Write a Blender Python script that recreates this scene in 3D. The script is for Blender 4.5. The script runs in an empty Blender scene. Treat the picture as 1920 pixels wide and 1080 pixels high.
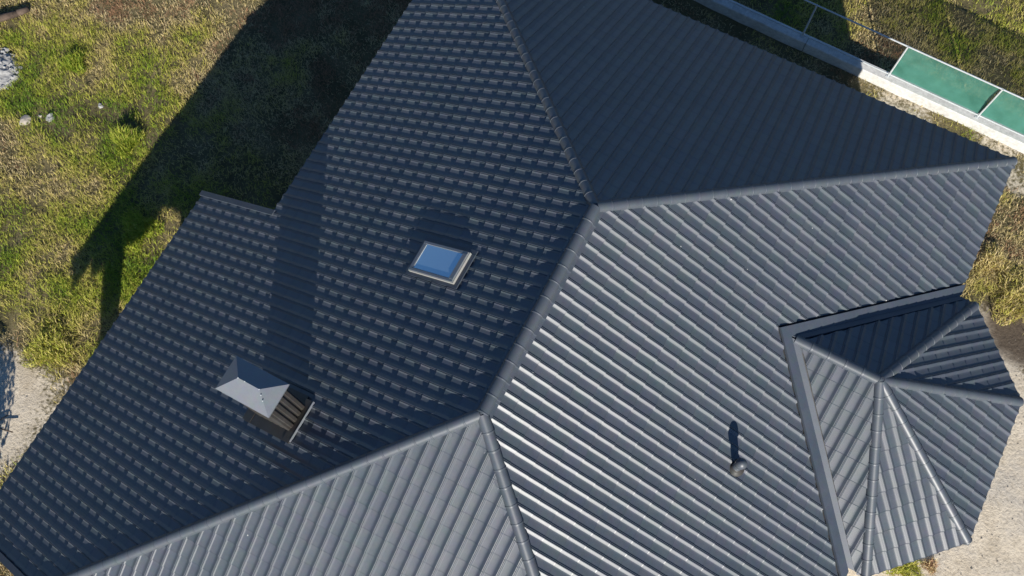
import bpy, math, random
import numpy as np
from mathutils import Vector, Matrix, noise as mnoise

random.seed(7)
rng = np.random.default_rng(11)
scene = bpy.context.scene
COL = scene.collection

# ------------------------------------------------------------------ camera
S = 3.1
CAMLOC = Vector((1.53710, -1.68140, 11.56610))
Rw = [[0.88185941, 0.47120219, -0.01710203],
      [0.44280055, -0.84007876, -0.31336138],
      [-0.16202362, 0.26876789, -0.94947994]]
GZ = -7.13                       # ground level; the ridge is z = 0
cam = bpy.data.cameras.new("camera")
cam.sensor_width = 36.0
cam.lens = 33.5327
cam.clip_start = 0.1
cam.clip_end = 2000
camo = bpy.data.objects.new("camera", cam)
COL.objects.link(camo)
m = Matrix.Identity(4)
for i in range(3):
    m[i][0] = Rw[0][i]
    m[i][1] = -Rw[1][i]
    m[i][2] = -Rw[2][i]
    m[i][3] = CAMLOC[i]
camo.matrix_world = m
scene.camera = camo

# ------------------------------------------------------------------ world, sun, exposure
SUN_EL = math.radians(24.8)
SUN_H = Vector((0.5255, -0.8508, 0)).normalized()
SUN_DIR = Vector((SUN_H.x * math.cos(SUN_EL), SUN_H.y * math.cos(SUN_EL), math.sin(SUN_EL)))
world = bpy.data.worlds.new("World")
scene.world = world
world.use_nodes = True
wn = world.node_tree
wn.nodes.clear()
sky = wn.nodes.new("ShaderNodeTexSky")
sky.sky_type = 'NISHITA'
sky.sun_disc = False
sky.sun_elevation = SUN_EL
sky.sun_rotation = math.atan2(SUN_H.x, SUN_H.y)
sky.altitude = 200
sky.air_density = 1.0
sky.dust_density = 0.1
sky.ozone_density = 7.5
bg = wn.nodes.new("ShaderNodeBackground")
bg.inputs[1].default_value = 0.064
wo = wn.nodes.new("ShaderNodeOutputWorld")
wn.links.new(sky.outputs[0], bg.inputs[0])
wn.links.new(bg.outputs[0], wo.inputs[0])
sun = bpy.data.lights.new("sun", 'SUN')
sun.energy = 4.8
sun.angle = math.radians(0.5)
sun.color = (1.0, 0.945, 0.86)
suno = bpy.data.objects.new("sun", sun)
COL.objects.link(suno)
suno.rotation_euler = (-SUN_DIR).to_track_quat('-Z', 'Y').to_euler()
suno.location = SUN_DIR * 60
scene.view_settings.view_transform = 'Standard'
scene.view_settings.look = 'None'
scene.view_settings.exposure = 0.6
scene.view_settings.gamma = 1.0
scene.view_settings.use_curve_mapping = False

# ------------------------------------------------------------------ material helpers
def new_mat(name):
    mt = bpy.data.materials.new(name)
    mt.use_nodes = True
    nt = mt.node_tree
    b = nt.nodes["Principled BSDF"]
    return mt, nt, b

def N(nt, t, **kw):
    n = nt.nodes.new(t)
    for k, v in kw.items():
        setattr(n, k, v)
    return n

def ramp(nt, fac, stops):
    r = N(nt, "ShaderNodeValToRGB")
    e = r.color_ramp.elements
    while len(e) < len(stops):
        e.new(0.5)
    for i, (p, c) in enumerate(stops):
        e[i].position = p
        e[i].color = (*c, 1) if len(c) == 3 else c
    nt.links.new(fac, r.inputs[0])
    return r

def noise_tex(nt, vec, scale, detail=4, rough=0.55):
    n = N(nt, "ShaderNodeTexNoise")
    n.inputs["Scale"].default_value = scale
    n.inputs["Detail"].default_value = detail
    n.inputs["Roughness"].default_value = rough
    nt.links.new(vec, n.inputs["Vector"])
    return n

def mixc(nt, fac, a, b, mode='MIX'):
    mx = N(nt, "ShaderNodeMix", data_type='RGBA', blend_type=mode)
    for sock, val in ((mx.inputs[0], fac), (mx.inputs[6], a), (mx.inputs[7], b)):
        if isinstance(val, (int, float)):
            sock.default_value = val
        elif isinstance(val, tuple):
            sock.default_value = (*val, 1)
        else:
            nt.links.new(val, sock)
    return mx.outputs[2]

def coat_material(name, c0, c1, rough0, rough1, spec, metallic=0.0, specks=True, tint=False, dust=(0.15, 0.16, 0.17)):
    mt, nt, b = new_mat(name)
    geo = N(nt, "ShaderNodeNewGeometry")
    pos = geo.outputs["Position"]
    n1 = noise_tex(nt, pos, 1.1, 5)
    n2 = noise_tex(nt, pos, 9.0, 6, 0.65)
    r1 = ramp(nt, n1.outputs[0], [(0.3, c0), (0.7, c1)])
    col = mixc(nt, 0.22, r1.outputs[0], n2.outputs[1], 'SOFT_LIGHT')
    # fine grain of the textured coating
    n3 = noise_tex(nt, pos, 160.0, 3, 0.6)
    g = ramp(nt, n3.outputs[0], [(0.35, (0.72, 0.72, 0.72)), (0.65, (1.25, 1.25, 1.25))])
    col = mixc(nt, 0.5, col, g.outputs[0], 'MULTIPLY')
    # dust film in drifts
    n4 = noise_tex(nt, pos, 2.7, 7, 0.7)
    d = ramp(nt, n4.outputs[0], [(0.45, (0, 0, 0)), (0.85, (0.22, 0.22, 0.22))])
    col = mixc(nt, d.outputs[0], col, dust)
    if tint:
        ta = N(nt, "ShaderNodeAttribute", attribute_name="tint")
        oi = N(nt, "ShaderNodeObjectInfo")
        ad = N(nt, "ShaderNodeMath", operation='ADD')
        nt.links.new(ta.outputs["Fac"], ad.inputs[0])
        nt.links.new(oi.outputs["Random"], ad.inputs[1])
        fr = N(nt, "ShaderNodeMath", operation='FRACT')
        nt.links.new(ad.outputs[0], fr.inputs[0])
        tr = ramp(nt, fr.outputs[0], [(0.0, (0.84, 0.90, 0.90)), (0.25, (1.0, 0.98, 1.03)), (0.5, (0.94, 1.02, 0.97)), (0.75, (1.10, 1.06, 1.06)), (1.0, (0.88, 0.88, 0.94))])
        col = mixc(nt, 1.0, col, tr.outputs[0], 'MULTIPLY')
    if specks:
        v = N(nt, "ShaderNodeTexVoronoi")
        v.inputs["Scale"].default_value = 3.2
        nt.links.new(pos, v.inputs["Vector"])
        sp = ramp(nt, v.outputs["Distance"], [(0.018, (1, 1, 1)), (0.035, (0, 0, 0))])
        sep = N(nt, "ShaderNodeSeparateColor")
        nt.links.new(v.outputs["Color"], sep.inputs[0])
        sel = ramp(nt, sep.outputs[0], [(0.80, (0, 0, 0)), (0.84, (1, 1, 1))])
        mm = mixc(nt, 1.0, sp.outputs[0], sel.outputs[0], 'MULTIPLY')
        col = mixc(nt, mm, col, (0.5, 0.5, 0.47))
    nt.links.new(col, b.inputs["Base Color"])
    rr = N(nt, "ShaderNodeMapRange")
    rr.inputs[3].default_value = rough0
    rr.inputs[4].default_value = rough1
    nt.links.new(n2.outputs[0], rr.inputs[0])
    nt.links.new(rr.outputs[0], b.inputs["Roughness"])
    b.inputs["Metallic"].default_value = metallic
    b.inputs["Specular IOR Level"].default_value = spec
    bmp = N(nt, "ShaderNodeBump")
    bmp.inputs["Strength"].default_value = 0.12
    bmp.inputs["Distance"].default_value = 0.003
    nt.links.new(n3.outputs[0], bmp.inputs["Height"])
    nt.links.new(bmp.outputs[0], b.inputs["Normal"])
    return mt

M_TILE = coat_material("tile_coating", (0.053, 0.065, 0.081), (0.069, 0.080, 0.095), 0.39, 0.49, 0.8, tint=True)
M_CAP = coat_material("cap_coating", (0.058, 0.071, 0.088), (0.074, 0.086, 0.102), 0.42, 0.52, 0.7)
M_FLASH = coat_material("flashing_coating", (0.048, 0.062, 0.084), (0.062, 0.076, 0.098), 0.45, 0.55, 0.5)
M_COWL = coat_material("chimney_cap_coating", (0.16, 0.175, 0.195), (0.18, 0.195, 0.215), 0.35, 0.42, 0.5, specks=False)
M_WFRAME = coat_material("window_cladding", (0.30, 0.30, 0.28), (0.36, 0.36, 0.34), 0.4, 0.5, 0.4, specks=False)
M_STACK = coat_material("chimney_cladding", (0.036, 0.034, 0.032), (0.055, 0.05, 0.045), 0.35, 0.5, 0.4, specks=False)

def simple_noise_mat(name, stops, scale, rough=0.85, bump=0.3, bscale=None, bdist=0.01, detail=8):
    mt, nt, b = new_mat(name)
    geo = N(nt, "ShaderNodeNewGeometry")
    n = noise_tex(nt, geo.outputs["Position"], scale, detail, 0.65)
    r = ramp(nt, n.outputs[0], stops)
    n2 = noise_tex(nt, geo.outputs["Position"], (bscale or scale * 8), 6, 0.7)
    g = ramp(nt, n2.outputs[0], [(0.3, (0.7, 0.7, 0.7)), (0.7, (1.2, 1.2, 1.2))])
    c = mixc(nt, 0.7, r.outputs[0], g.outputs[0], 'MULTIPLY')
    nt.links.new(c, b.inputs["Base Color"])
    b.inputs["Roughness"].default_value = rough
    bm = N(nt, "ShaderNodeBump")
    bm.inputs["Strength"].default_value = bump
    bm.inputs["Distance"].default_value = bdist
    nt.links.new(n2.outputs[0], bm.inputs["Height"])
    nt.links.new(bm.outputs[0], b.inputs["Normal"])
    return mt

M_CONC = simple_noise_mat("concrete", [(0.3, (0.46, 0.455, 0.43)), (0.5, (0.56, 0.555, 0.53)), (0.75, (0.63, 0.625, 0.60))], 1.6, 0.85, 0.4)
M_PLASTER = simple_noise_mat("plaster", [(0.3, (0.52, 0.5, 0.46)), (0.7, (0.6, 0.58, 0.54))], 2.0, 0.9, 0.3)
M_SOFFIT = simple_noise_mat("soffit_board", [(0.3, (0.03, 0.032, 0.036)), (0.7, (0.045, 0.047, 0.052))], 3.0, 0.6, 0.1)
M_STEEL = simple_noise_mat("painted_tube", [(0.3, (0.42, 0.45, 0.46)), (0.7, (0.55, 0.58, 0.59))], 6.0, 0.45, 0.05)
M_STONE = simple_noise_mat("pale_stone", [(0.3, (0.28, 0.25, 0.21)), (0.7, (0.46, 0.42, 0.36))], 5.0, 0.9, 0.4)
M_ASH = simple_noise_mat("plaster_rubble", [(0.3, (0.2, 0.2, 0.2)), (0.5, (0.36, 0.36, 0.35)), (0.75, (0.5, 0.49, 0.47))], 7.0, 0.95, 0.6)
M_BARK = simple_noise_mat("weathered_bark", [(0.3, (0.05, 0.035, 0.025)), (0.7, (0.14, 0.1, 0.075))], 9.0, 0.95, 0.7)

def net_material():
    mt, nt, b = new_mat("green_net")
    geo = N(nt, "ShaderNodeNewGeometry")
    n = noise_tex(nt, geo.outputs["Position"], 3.0, 5)
    r = ramp(nt, n.outputs[0], [(0.3, (0.10, 0.34, 0.25)), (0.7, (0.15, 0.46, 0.36))])
    nt.links.new(r.outputs[0], b.inputs["Base Color"])
    b.inputs["Roughness"].default_value = 0.42
    tr = N(nt, "ShaderNodeBsdfTranslucent")
    nt.links.new(r.outputs[0], tr.inputs[0])
    tp = N(nt, "ShaderNodeBsdfTransparent")
    m1 = N(nt, "ShaderNodeMixShader")
    m1.inputs[0].default_value = 0.4
    nt.links.new(b.outputs[0], m1.inputs[1])
    nt.links.new(tr.outputs[0], m1.inputs[2])
    m2 = N(nt, "ShaderNodeMixShader")
    m2.inputs[0].default_value = 0.36
    nt.links.new(m1.outputs[0], m2.inputs[1])
    nt.links.new(tp.outputs[0], m2.inputs[2])
    nt.links.new(m2.outputs[0], nt.nodes["Material Output"].inputs[0])
    return mt
M_NET = net_material()

def glass_material():
    mt, nt, b = new_mat("roof_window_glass")
    b.inputs["Base Color"].default_value = (0.32, 0.45, 0.56, 1)
    b.inputs["Roughness"].default_value = 0.04
    b.inputs["IOR"].default_value = 2.4
    b.inputs["Metallic"].default_value = 0.55
    return mt
M_GLASS = glass_material()

def grass_material():
    mt, nt, b = new_mat("grass_blades")
    at = N(nt, "ShaderNodeAttribute", attribute_name="tone")
    r = ramp(nt, at.outputs["Fac"], [
        (0.0, (0.14, 0.25, 0.02)), (0.22, (0.34, 0.41, 0.04)), (0.42, (0.50, 0.48, 0.09)),
        (0.64, (0.62, 0.50, 0.20)), (0.9, (0.70, 0.58, 0.33)), (1.0, (0.38, 0.22, 0.12))])
    nt.links.new(r.outputs[0], b.inputs["Base Color"])
    b.inputs["Roughness"].default_value = 0.6
    b.inputs["Specular IOR Level"].default_value = 0.25
    tr = N(nt, "ShaderNodeBsdfTranslucent")
    nt.links.new(r.outputs[0], tr.inputs[0])
    m1 = N(nt, "ShaderNodeMixShader")
    m1.inputs[0].default_value = 0.25
    nt.links.new(b.outputs[0], m1.inputs[1])
    nt.links.new(tr.outputs[0], m1.inputs[2])
    nt.links.new(m1.outputs[0], nt.nodes["Material Output"].inputs[0])
    return mt
M_GRASS = grass_material()

def ground_material():
    mt, nt, b = new_mat("soil_and_sand")
    geo = N(nt, "ShaderNodeNewGeometry")
    pos = geo.outputs["Position"]
    at = N(nt, "ShaderNodeAttribute", attribute_name="sand")
    n1 = noise_tex(nt, pos, 1.3, 8, 0.65)
    n2 = noise_tex(nt, pos, 14.0, 8, 0.7)
    n3 = noise_tex(nt, pos, 70.0, 4, 0.6)
    soil = ramp(nt, n1.outputs[0], [(0.3, (0.08, 0.07, 0.035)), (0.5, (0.14, 0.12, 0.06)), (0.7, (0.22, 0.18, 0.10))])
    sand = ramp(nt, n1.outputs[0], [(0.28, (0.46, 0.39, 0.29)), (0.5, (0.64, 0.56, 0.44)), (0.62, (0.58, 0.52, 0.43)), (0.8, (0.50, 0.47, 0.42))])
    fac = N(nt, "ShaderNodeMath", operation='ADD')
    nt.links.new(at.outputs["Fac"], fac.inputs[0])
    nn = N(nt, "ShaderNodeMath", operation='MULTIPLY_ADD')
    nt.links.new(n2.outputs[0], nn.inputs[0])
    nn.inputs[1].default_value = 0.9
    nn.inputs[2].default_value = -0.45
    nt.links.new(nn.outputs[0], fac.inputs[1])
    fr = ramp(nt, fac.outputs[0], [(0.40, (0, 0, 0)), (0.58, (1, 1, 1))])
    c = mixc(nt, fr.outputs[0], soil.outputs[0], sand.outputs[0])
    g = ramp(nt, n2.outputs[0], [(0.28, (0.5, 0.48, 0.45)), (0.5, (1, 1, 1)), (0.75, (1.15, 1.15, 1.15))])
    c = mixc(nt, 0.75, c, g.outputs[0], 'MULTIPLY')
    dm = N(nt, "ShaderNodeAttribute", attribute_name="painted_shade")
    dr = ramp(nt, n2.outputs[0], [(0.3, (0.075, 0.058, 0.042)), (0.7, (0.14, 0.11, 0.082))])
    c = mixc(nt, dm.outputs["Fac"], c, dr.outputs[0])  # shade beside the right eave, painted as a darker ground colour
    nt.links.new(c, b.inputs["Base Color"])
    b.inputs["Roughness"].default_value = 0.95
    b.inputs["Specular IOR Level"].default_value = 0.15
    add = N(nt, "ShaderNodeMath", operation='MULTIPLY_ADD')
    nt.links.new(n3.outputs[0], add.inputs[0])
    add.inputs[1].default_value = 0.25
    nt.links.new(n2.outputs[0], add.inputs[2])
    bm = N(nt, "ShaderNodeBump")
    bm.inputs["Strength"].default_value = 0.8
    bm.inputs["Distance"].default_value = 0.03
    nt.links.new(add.outputs[0], bm.inputs["Height"])
    nt.links.new(bm.outputs[0], b.inputs["Normal"])
    return mt
M_GROUND = ground_material()

# ------------------------------------------------------------------ object helpers
def smooth_by_angle(me, deg):
    me.polygons.foreach_set("use_smooth", [True] * len(me.polygons))
    me.set_sharp_from_angle(angle=math.radians(deg))
    return me

class MB:
    def __init__(s):
        s.v = []
        s.f = []
    def add(s, vs, fs):
        o = len(s.v)
        s.v += [tuple(p) for p in vs]
        s.f += [tuple(i + o for i in f) for f in fs]
        return s
    def box(s, lo, hi, M=None):
        vs = [Vector((x, y, z)) for z in (lo[2], hi[2]) for y in (lo[1], hi[1]) for x in (lo[0], hi[0])]
        if M: vs = [M @ p for p in vs]
        return s.add(vs, [(0, 2, 3, 1), (4, 5, 7, 6), (0, 1, 5, 4), (2, 6, 7, 3), (0, 4, 6, 2), (1, 3, 7, 5)])
    def tube(s, a, b, r, n=8, r2=None, caps=True):
        a, b = Vector(a), Vector(b)
        d = (b - a).normalized()
        x = d.orthogonal().normalized()
        y = d.cross(x)
        r2 = r if r2 is None else r2
        vs = []
        for p, rr in ((a, r), (b, r2)):
            for i in range(n):
                t = 2 * math.pi * i / n
                vs.append(p + (x * math.cos(t) + y * math.sin(t)) * rr)
        fs = [(i, (i + 1) % n, n + (i + 1) % n, n + i) for i in range(n)]
        if caps:
            fs += [tuple(range(n - 1, -1, -1)), tuple(range(n, 2 * n))]
        return s.add(vs, fs)
    def lathe(s, c, prof, n=20):
        c = Vector(c)
        vs = []
        for r, z in prof:
            for i in range(n):
                t = 2 * math.pi * i / n
                vs.append(c + Vector((r * math.cos(t), r * math.sin(t), z)))
        fs = []
        for k in range(len(prof) - 1):
            for i in range(n):
                fs.append((k * n + i, k * n + (i + 1) % n, (k + 1) * n + (i + 1) % n, (k + 1) * n + i))
        fs.append(tuple((len(prof) - 1) * n + i for i in range(n)))
        return s.add(vs, fs)
    def mesh(s, name, mat, smooth=False):
        me = bpy.data.meshes.new(name)
        me.from_pydata(s.v, [], s.f)
        me.materials.append(mat)
        if smooth:
            me.polygons.foreach_set("use_smooth", [True] * len(me.polygons))
        me.update()
        return me

def link(name, me, parent=None, label=None, cat=None, kind=None, group=None, M=None):
    o = bpy.data.objects.new(name, me)
    COL.objects.link(o)
    if parent is not None: o.parent = parent
    if M is not None: o.matrix_local = M
    if label: o["label"] = label
    if cat: o["category"] = cat
    if kind: o["kind"] = kind
    if group: o["group"] = group
    return o

def build(mb, name, mat, parent=None, smooth=False, **kw):
    return link(name, mb.mesh(name, mat, smooth), parent, **kw)

# ------------------------------------------------------------------ roof geometry (metres, ridge along y from 0 to S)
L = S
tA, tC = 0.6252, 0.5945
tB = tC / 0.9869
tD = tC / 0.9505
XW = 1.7661 * S                 # right eave
YB = L + 0.9869 * XW            # upper eave
XA1 = -1.6732 * S               # left eave
XA2 = -2.2828 * S               # terrace eave
YS = 0.5986 * S                 # terrace roof upper edge
YE = -1.62 * S                  # lower eave / terrace lower edge
DROP = 0.03                     # tiles sit this much under the fitted surface

def zA(x): return tA * x
def zC(x): return -tC * x

house = bpy.data.objects.new("house", None)
COL.objects.link(house)
house.location = (0, 0, GZ)
house["label"] = "house under a dark grey hipped roof of pressed metal tiles, with chimney and roof window"
house["category"] = "house"
HM = Matrix.Translation((0, 0, -GZ))   # children are modelled with the ridge at z = 0

P_TILE = 0.0599 * S
P_ROW = 0.0973 * S
PROF = [(0.0, 22), (0.018, 12.5), (0.058, 12.5), (0.07, 18.5), (0.09, 17.8), (0.17, 5.4), (0.23, 4.2), (0.31, 3.2), (0.40, 2.1),
        (0.50, 1.1), (0.61, 0.5), (0.69, 1.1), (0.75, 3.2), (0.82, 9.4), (0.88, 15.2), (0.94, 21.0), (0.98, 22.8), (1.0, 22)]
PROF = [(u, h * 0.001) for u, h in PROF]
LIFT = 0.024

class Face:
    """a roof slope: n.p = c ; u runs sideways, v runs down the slope from the origin"""
    def __init__(s, name, O, d, t, pieces, u0=0.0, v0=0.0):
        s.name = name
        s.O = Vector(O)
        s.d = Vector((d[0], d[1], 0)).normalized()
        s.t = t
        s.u = Vector((-s.d.y, s.d.x, 0))
        s.v = (s.d + Vector((0, 0, -t))).normalized()
        s.n = s.u.cross(s.v) if s.u.cross(s.v).z > 0 else s.v.cross(s.u)
        s.M = Matrix(((s.u.x, s.v.x, s.n.x, s.O.x), (s.u.y, s.v.y, s.n.y, s.O.y), (s.u.z, s.v.z, s.n.z, s.O.z), (0, 0, 0, 1)))
        s.pieces = [s.ccw([s.uv(p) for p in pc]) for pc in pieces]
        s.u0, s.v0 = u0, v0
    def uv(s, p):
        p = Vector((p[0], p[1], 0)) - Vector((s.O.x, s.O.y, 0))
        return (p.dot(s.u), p.dot(s.d) * math.sqrt(1 + s.t * s.t))
    @staticmethod
    def ccw(pl):
        a = sum(pl[i][0] * pl[(i + 1) % len(pl)][1] - pl[(i + 1) % len(pl)][0] * pl[i][1] for i in range(len(pl)))
        return pl if a > 0 else pl[::-1]

def shrink(pl, edge_offsets):
    return pl

def clip(poly, conv):
    """poly: list of (u, v, h); conv: ccw convex polygon"""
    out = poly
    for i in range(len(conv)):
        a, b = conv[i], conv[(i + 1) % len(conv)]
        nx, ny = -(b[1] - a[1]), (b[0] - a[0])
        src, out = out, []
        if not src: return []
        ds = [(p[0] - a[0]) * nx + (p[1] - a[1]) * ny for p in src]
        for k in range(len(src)):
            p, q, dp, dq = src[k], src[(k + 1) % len(src)], ds[k], ds[(k + 1) % len(src)]
            if dp >= -1e-9: out.append(p)
            if (dp > 1e-9 and dq < -1e-9) or (dp < -1e-9 and dq > 1e-9):
                t = dp / (dp - dq)
                out.append(tuple(p[j] + (q[j] - p[j]) * t for j in range(3)))
    return out

def area2(pl):
    return abs(sum(pl[i][0] * pl[(i + 1) % len(pl)][1] - pl[(i + 1) % len(pl)][0] * pl[i][1] for i in range(len(pl)))) / 2

def tile_cell(face, i, j):
    """polygons of one tile in (u,v,h) local to its cell corner"""
    ou, ov = face.u0 + i * P_TILE, face.v0 + j * P_ROW
    polys = []
    full = True
    extra = 0.004 if j % 6 == 0 else 0.0
    def lift(v):
        return (LIFT + extra) * (v / P_ROW) + (0.0018 if v >= P_ROW else 0.0)     # rolled lower edge
    for conv in face.pieces:
        cv = [(p[0] - ou, p[1] - ov) for p in conv]
        inside = True
        for k in range(len(cv)):
            a, b = cv[k], cv[(k + 1) % len(cv)]
            for c in ((0, 0), (P_TILE, 0), (0, P_ROW), (P_TILE, P_ROW)):
                if (c[0] - a[0]) * -(b[1] - a[1]) + (c[1] - a[1]) * (b[0] - a[0]) < -1e-6:
                    inside = False
        for k in range(len(PROF) - 1):
            (ua, ha), (ub, hb) = PROF[k], PROF[k + 1]
            ua, ub = ua * P_TILE, ub * P_TILE
            vb = P_ROW - 0.012
            for v0_, v1_, l0, l1 in ((0, vb, 0, lift(vb)), (vb, P_ROW, lift(vb), lift(P_ROW))):
                q = [(ua, v0_, ha + l0), (ub, v0_, hb + l0), (ub, v1_, hb + l1), (ua, v1_, ha + l1)]
                r = q if inside else clip(q, cv)
                if len(r) >= 3 and area2(r) > 1e-7: polys.append(r)
            # drop at the lower edge
            q = [(ua, P_ROW - 2e-4, 0), (ub, P_ROW - 2e-4, 1)]
            s0, s1 = 0.0, 1.0
            if not inside:
                for kk in range(len(cv)):
                    a, b = cv[kk], cv[(kk + 1) % len(cv)]
                    da = (q[0][0] - a[0]) * -(b[1] - a[1]) + (q[0][1] - a[1]) * (b[0] - a[0])
                    db = (q[1][0] - a[0]) * -(b[1] - a[1]) + (q[1][1] - a[1]) * (b[0] - a[0])
                    if da < 0 and db < 0: s0, s1 = 1, 0; break
                    if da < 0: s0 = max(s0, da / (da - db))
                    if db < 0: s1 = min(s1, da / (da - db))
            if s1 > s0 + 1e-6:
                A = (ua + (ub - ua) * s0, ha + (hb - ha) * s0)
                B = (ua + (ub - ua) * s1, ha + (hb - ha) * s1)
                hl = lift(P_ROW)
                polys.append([(A[0], P_ROW, A[1] + hl), (B[0], P_ROW, B[1] + hl), (B[0], P_ROW - 0.004, B[1] - 0.001), (A[0], P_ROW - 0.004, A[1] - 0.001)])
        if inside:
            return ou, ov, polys, True
        full = False
    return ou, ov, polys, False

# ---- bay roof points
V0 = (1.0178 * S, 1.086 * S)
XAp, YBy = 1.4705 * S, 1.086 * S
DR, D2, GG = 0.757 * S, 0.7652 * S, 0.5098
Z0 = zC(V0[0])
ZE = -1.04 * S
apex = (XAp, YBy)
c1 = (XAp + DR * GG, YBy + D2)
c2 = (XAp + DR, YBy + DR * GG)
c3 = (XAp + DR, YBy - DR * GG)
c4 = (XAp + DR * GG, YBy - D2)
tN = (Z0 - ZE) / D2
VN = (XW, YBy + (Z0 - zC(XW)) / tN)
VS = (XW, YBy - (Z0 - zC(XW)) / tN)
VNe = (XW, YBy + D2)
VSe = (XW, YBy - D2)
def octslope(p, q):
    mx, my = (p[0] + q[0]) / 2 - apex[0], (p[1] + q[1]) / 2 - apex[1]
    ex, ey = q[0] - p[0], q[1] - p[1]
    l = math.hypot(ex, ey)
    nx, ny = -ey / l, ex / l
    if nx * mx + ny * my < 0: nx, ny = -nx, -ny
    dist = nx * (p[0] - apex[0]) + ny * (p[1] - apex[1])
    return (nx, ny), (Z0 - ZE) / dist

P1, P2 = (0, L), (0, 0)
cBC = (XW, YB)
XHB = -(YB - L) * tB / tA        # where the left hip meets the upper eave height
YAB = L + tA * -XA1 / tB         # left hip at the left eave
YDC = -XW * tC / tD
YAD = XA1 * tA / tD
VG = 0.20                        # valley flashing width each side (plan, across)
kk = 1.0
# C slope pieces, set back from the valley
def off(p, dx, dy): return (p[0] + dx, p[1] + dy)
vgC = 0.235
V0n = (V0[0] + 0.0, YBy + vgC * 1.0)
V0s = (V0[0] + 0.0, YBy - vgC * 1.0)
slope_n = (VN[1] - V0[1]) / (VN[0] - V0[0])
slope_s = (VS[1] - V0[1]) / (VS[0] - V0[0])
xt = V0[0] - vgC
ymidn = lambda x: V0[1] + slope_n * (x - xt)
ymids = lambda x: V0[1] + slope_s * (x - xt)
BIG = 0.0
C_pieces = [
    [P2, P1, (xt, L + xt * tC / tB), (xt, -xt * tC / tD)],
    [(xt, YBy), (xt, L + xt * tC / tB), cBC, (XW, ymidn(XW))],
    [(xt, YBy), (XW, ymids(XW)), (XW, -XW * tC / tD), (xt, -xt * tC / tD)],
]
# eave of D
YDe = YE
XDe = -YDe * tD / tC
ZDe = tD * YDe
# C continues down to the same corner as D's eave height on that side
corner_DC = (XW, -XW * tC / tD)
A_pieces = [
    [P1, P2, (XA1, YAD), (XA1, YAB)],
    [(XA1, YS - 0.10), (XA2, YS - 0.10), (XA2, YE + 0.10), (XA1, YE + 0.10)],
]
B_pieces = [[P1, (XA1, YAB), cBC, ] if False else [P1, (-(YB - L) * tB / tA, YB), cBC]]
D_pieces = [[P2, (XA1, YAD), corner_DC]]
slA = math.sqrt(1 + tA * tA)
FA = Face("A", (0, 0, -DROP), (-1, 0), tA, A_pieces, u0=0.35 * P_TILE, v0=(-XA1 * slA) % P_ROW - P_ROW)
FB = Face("B", (0, L, -DROP), (0, 1), tB, B_pieces, u0=0.2 * P_TILE, v0=((YB - L) * math.sqrt(1 + tB * tB)) % P_ROW - P_ROW)
FC = Face("C", (0, 0, -DROP), (1, 0), tC, C_pieces, u0=0.1 * P_TILE, v0=(XW * math.sqrt(1 + tC * tC)) % P_ROW - P_ROW)
FD = Face("D", (0, 0, -DROP), (0, -1), tD, D_pieces, u0=0.5 * P_TILE, v0=0.3 * P_ROW - P_ROW)
vgN = 0.18
FN = Face("N", (apex[0], apex[1], Z0 - DROP), (0, 1), tN,
          [[(V0[0] + vgN, YBy), apex, c1, (VNe[0] + vgN - .08, VNe[1])]], u0=0.3 * P_TILE, v0=0.0)
FS = Face("S", (apex[0], apex[1], Z0 - DROP), (0, -1), tN,
          [[(V0[0] + vgN, YBy), apex, c4, (VSe[0] + vgN - .08, VSe[1])]], u0=0.6 * P_TILE, v0=0.0)
faces = [FA, FB, FC, FD, FN, FS]
octf = []
for nm, p, q in (("NE", c1, c2), ("E", c2, c3), ("SE", c3, c4)):
    d, t = octslope(p, q)
    F = Face(nm, (apex[0], apex[1], Z0 - DROP), d, t, [[apex, p, q]], u0=0.4 * P_TILE, v0=0.0)
    lv = max(F.uv(p)[1], F.uv(q)[1])
    F.v0 = lv % P_ROW - P_ROW
    faces.append(F); octf.append(F)
for F in (FN, FS):
    lv = F.uv(c1 if F is FN else c4)[1]
    F.v0 = lv % P_ROW - P_ROW

# ---- roof body: boards under the tiles
def slab(mb, F, pts, h0, h1):
    pl = Face.ccw([F.uv(p) for p in pts])
    top = [F.M @ Vector((a, b, h0)) for a, b in pl]
    bot = [F.M @ Vector((a, b, h1)) for a, b in pl]
    n = len(pl)
    mb.add(top + bot, [tuple(range(n)), tuple(range(2 * n - 1, n - 1, -1))] + [(i, (i + 1) % n, n + (i + 1) % n, n + i) for i in range(n)])

body = MB()
slab(body, FA, [P1, P2, (XA1, YAD), (XA1, YAB)], -0.02, -0.12)
slab(body, FA, [(XA1, YS), (XA2 + .01, YS), (XA2 + .01, YE), (XA1, YE)], -0.022, -0.118)
slab(body, FB, B_pieces[0], -0.02, -0.12)
slab(body, FC, [P2, P1, (V0[0], L + V0[0] * tC / tB), (V0[0], -V0[0] * tC / tD)], -0.02, -0.12)
slab(body, FC, [V0, (V0[0], L + V0[0] * tC / tB), cBC, VN], -0.02, -0.12)
slab(body, FC, [V0, VS, corner_DC, (V0[0], -V0[0] * tC / tD)], -0.02, -0.12)
slab(body, FD, D_pieces[0], -0.02, -0.12)
slab(body, FN, [V0, apex, c1, VNe], -0.02, -0.12)
slab(body, FS, [V0, apex, c4, VSe], -0.02, -0.12)
for F, (p, q) in zip(octf, ((c1, c2), (c2, c3), (c3, c4))):
    slab(body, F, [apex, p, q], -0.02, -0.12)
roof = build(body, "roof", M_SOFFIT, house, M=HM)

# ---- tiles: the 300 that show largest are single objects, the rest one mesh
def project(p):
    d = Vector(p) - CAMLOC
    q = [sum(Rw[i][k] * d[k] for k in range(3)) for i in range(3)]
    return 960 + 1788.4 * q[0] / q[2], 540 + 1788.4 * q[1] / q[2]

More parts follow.
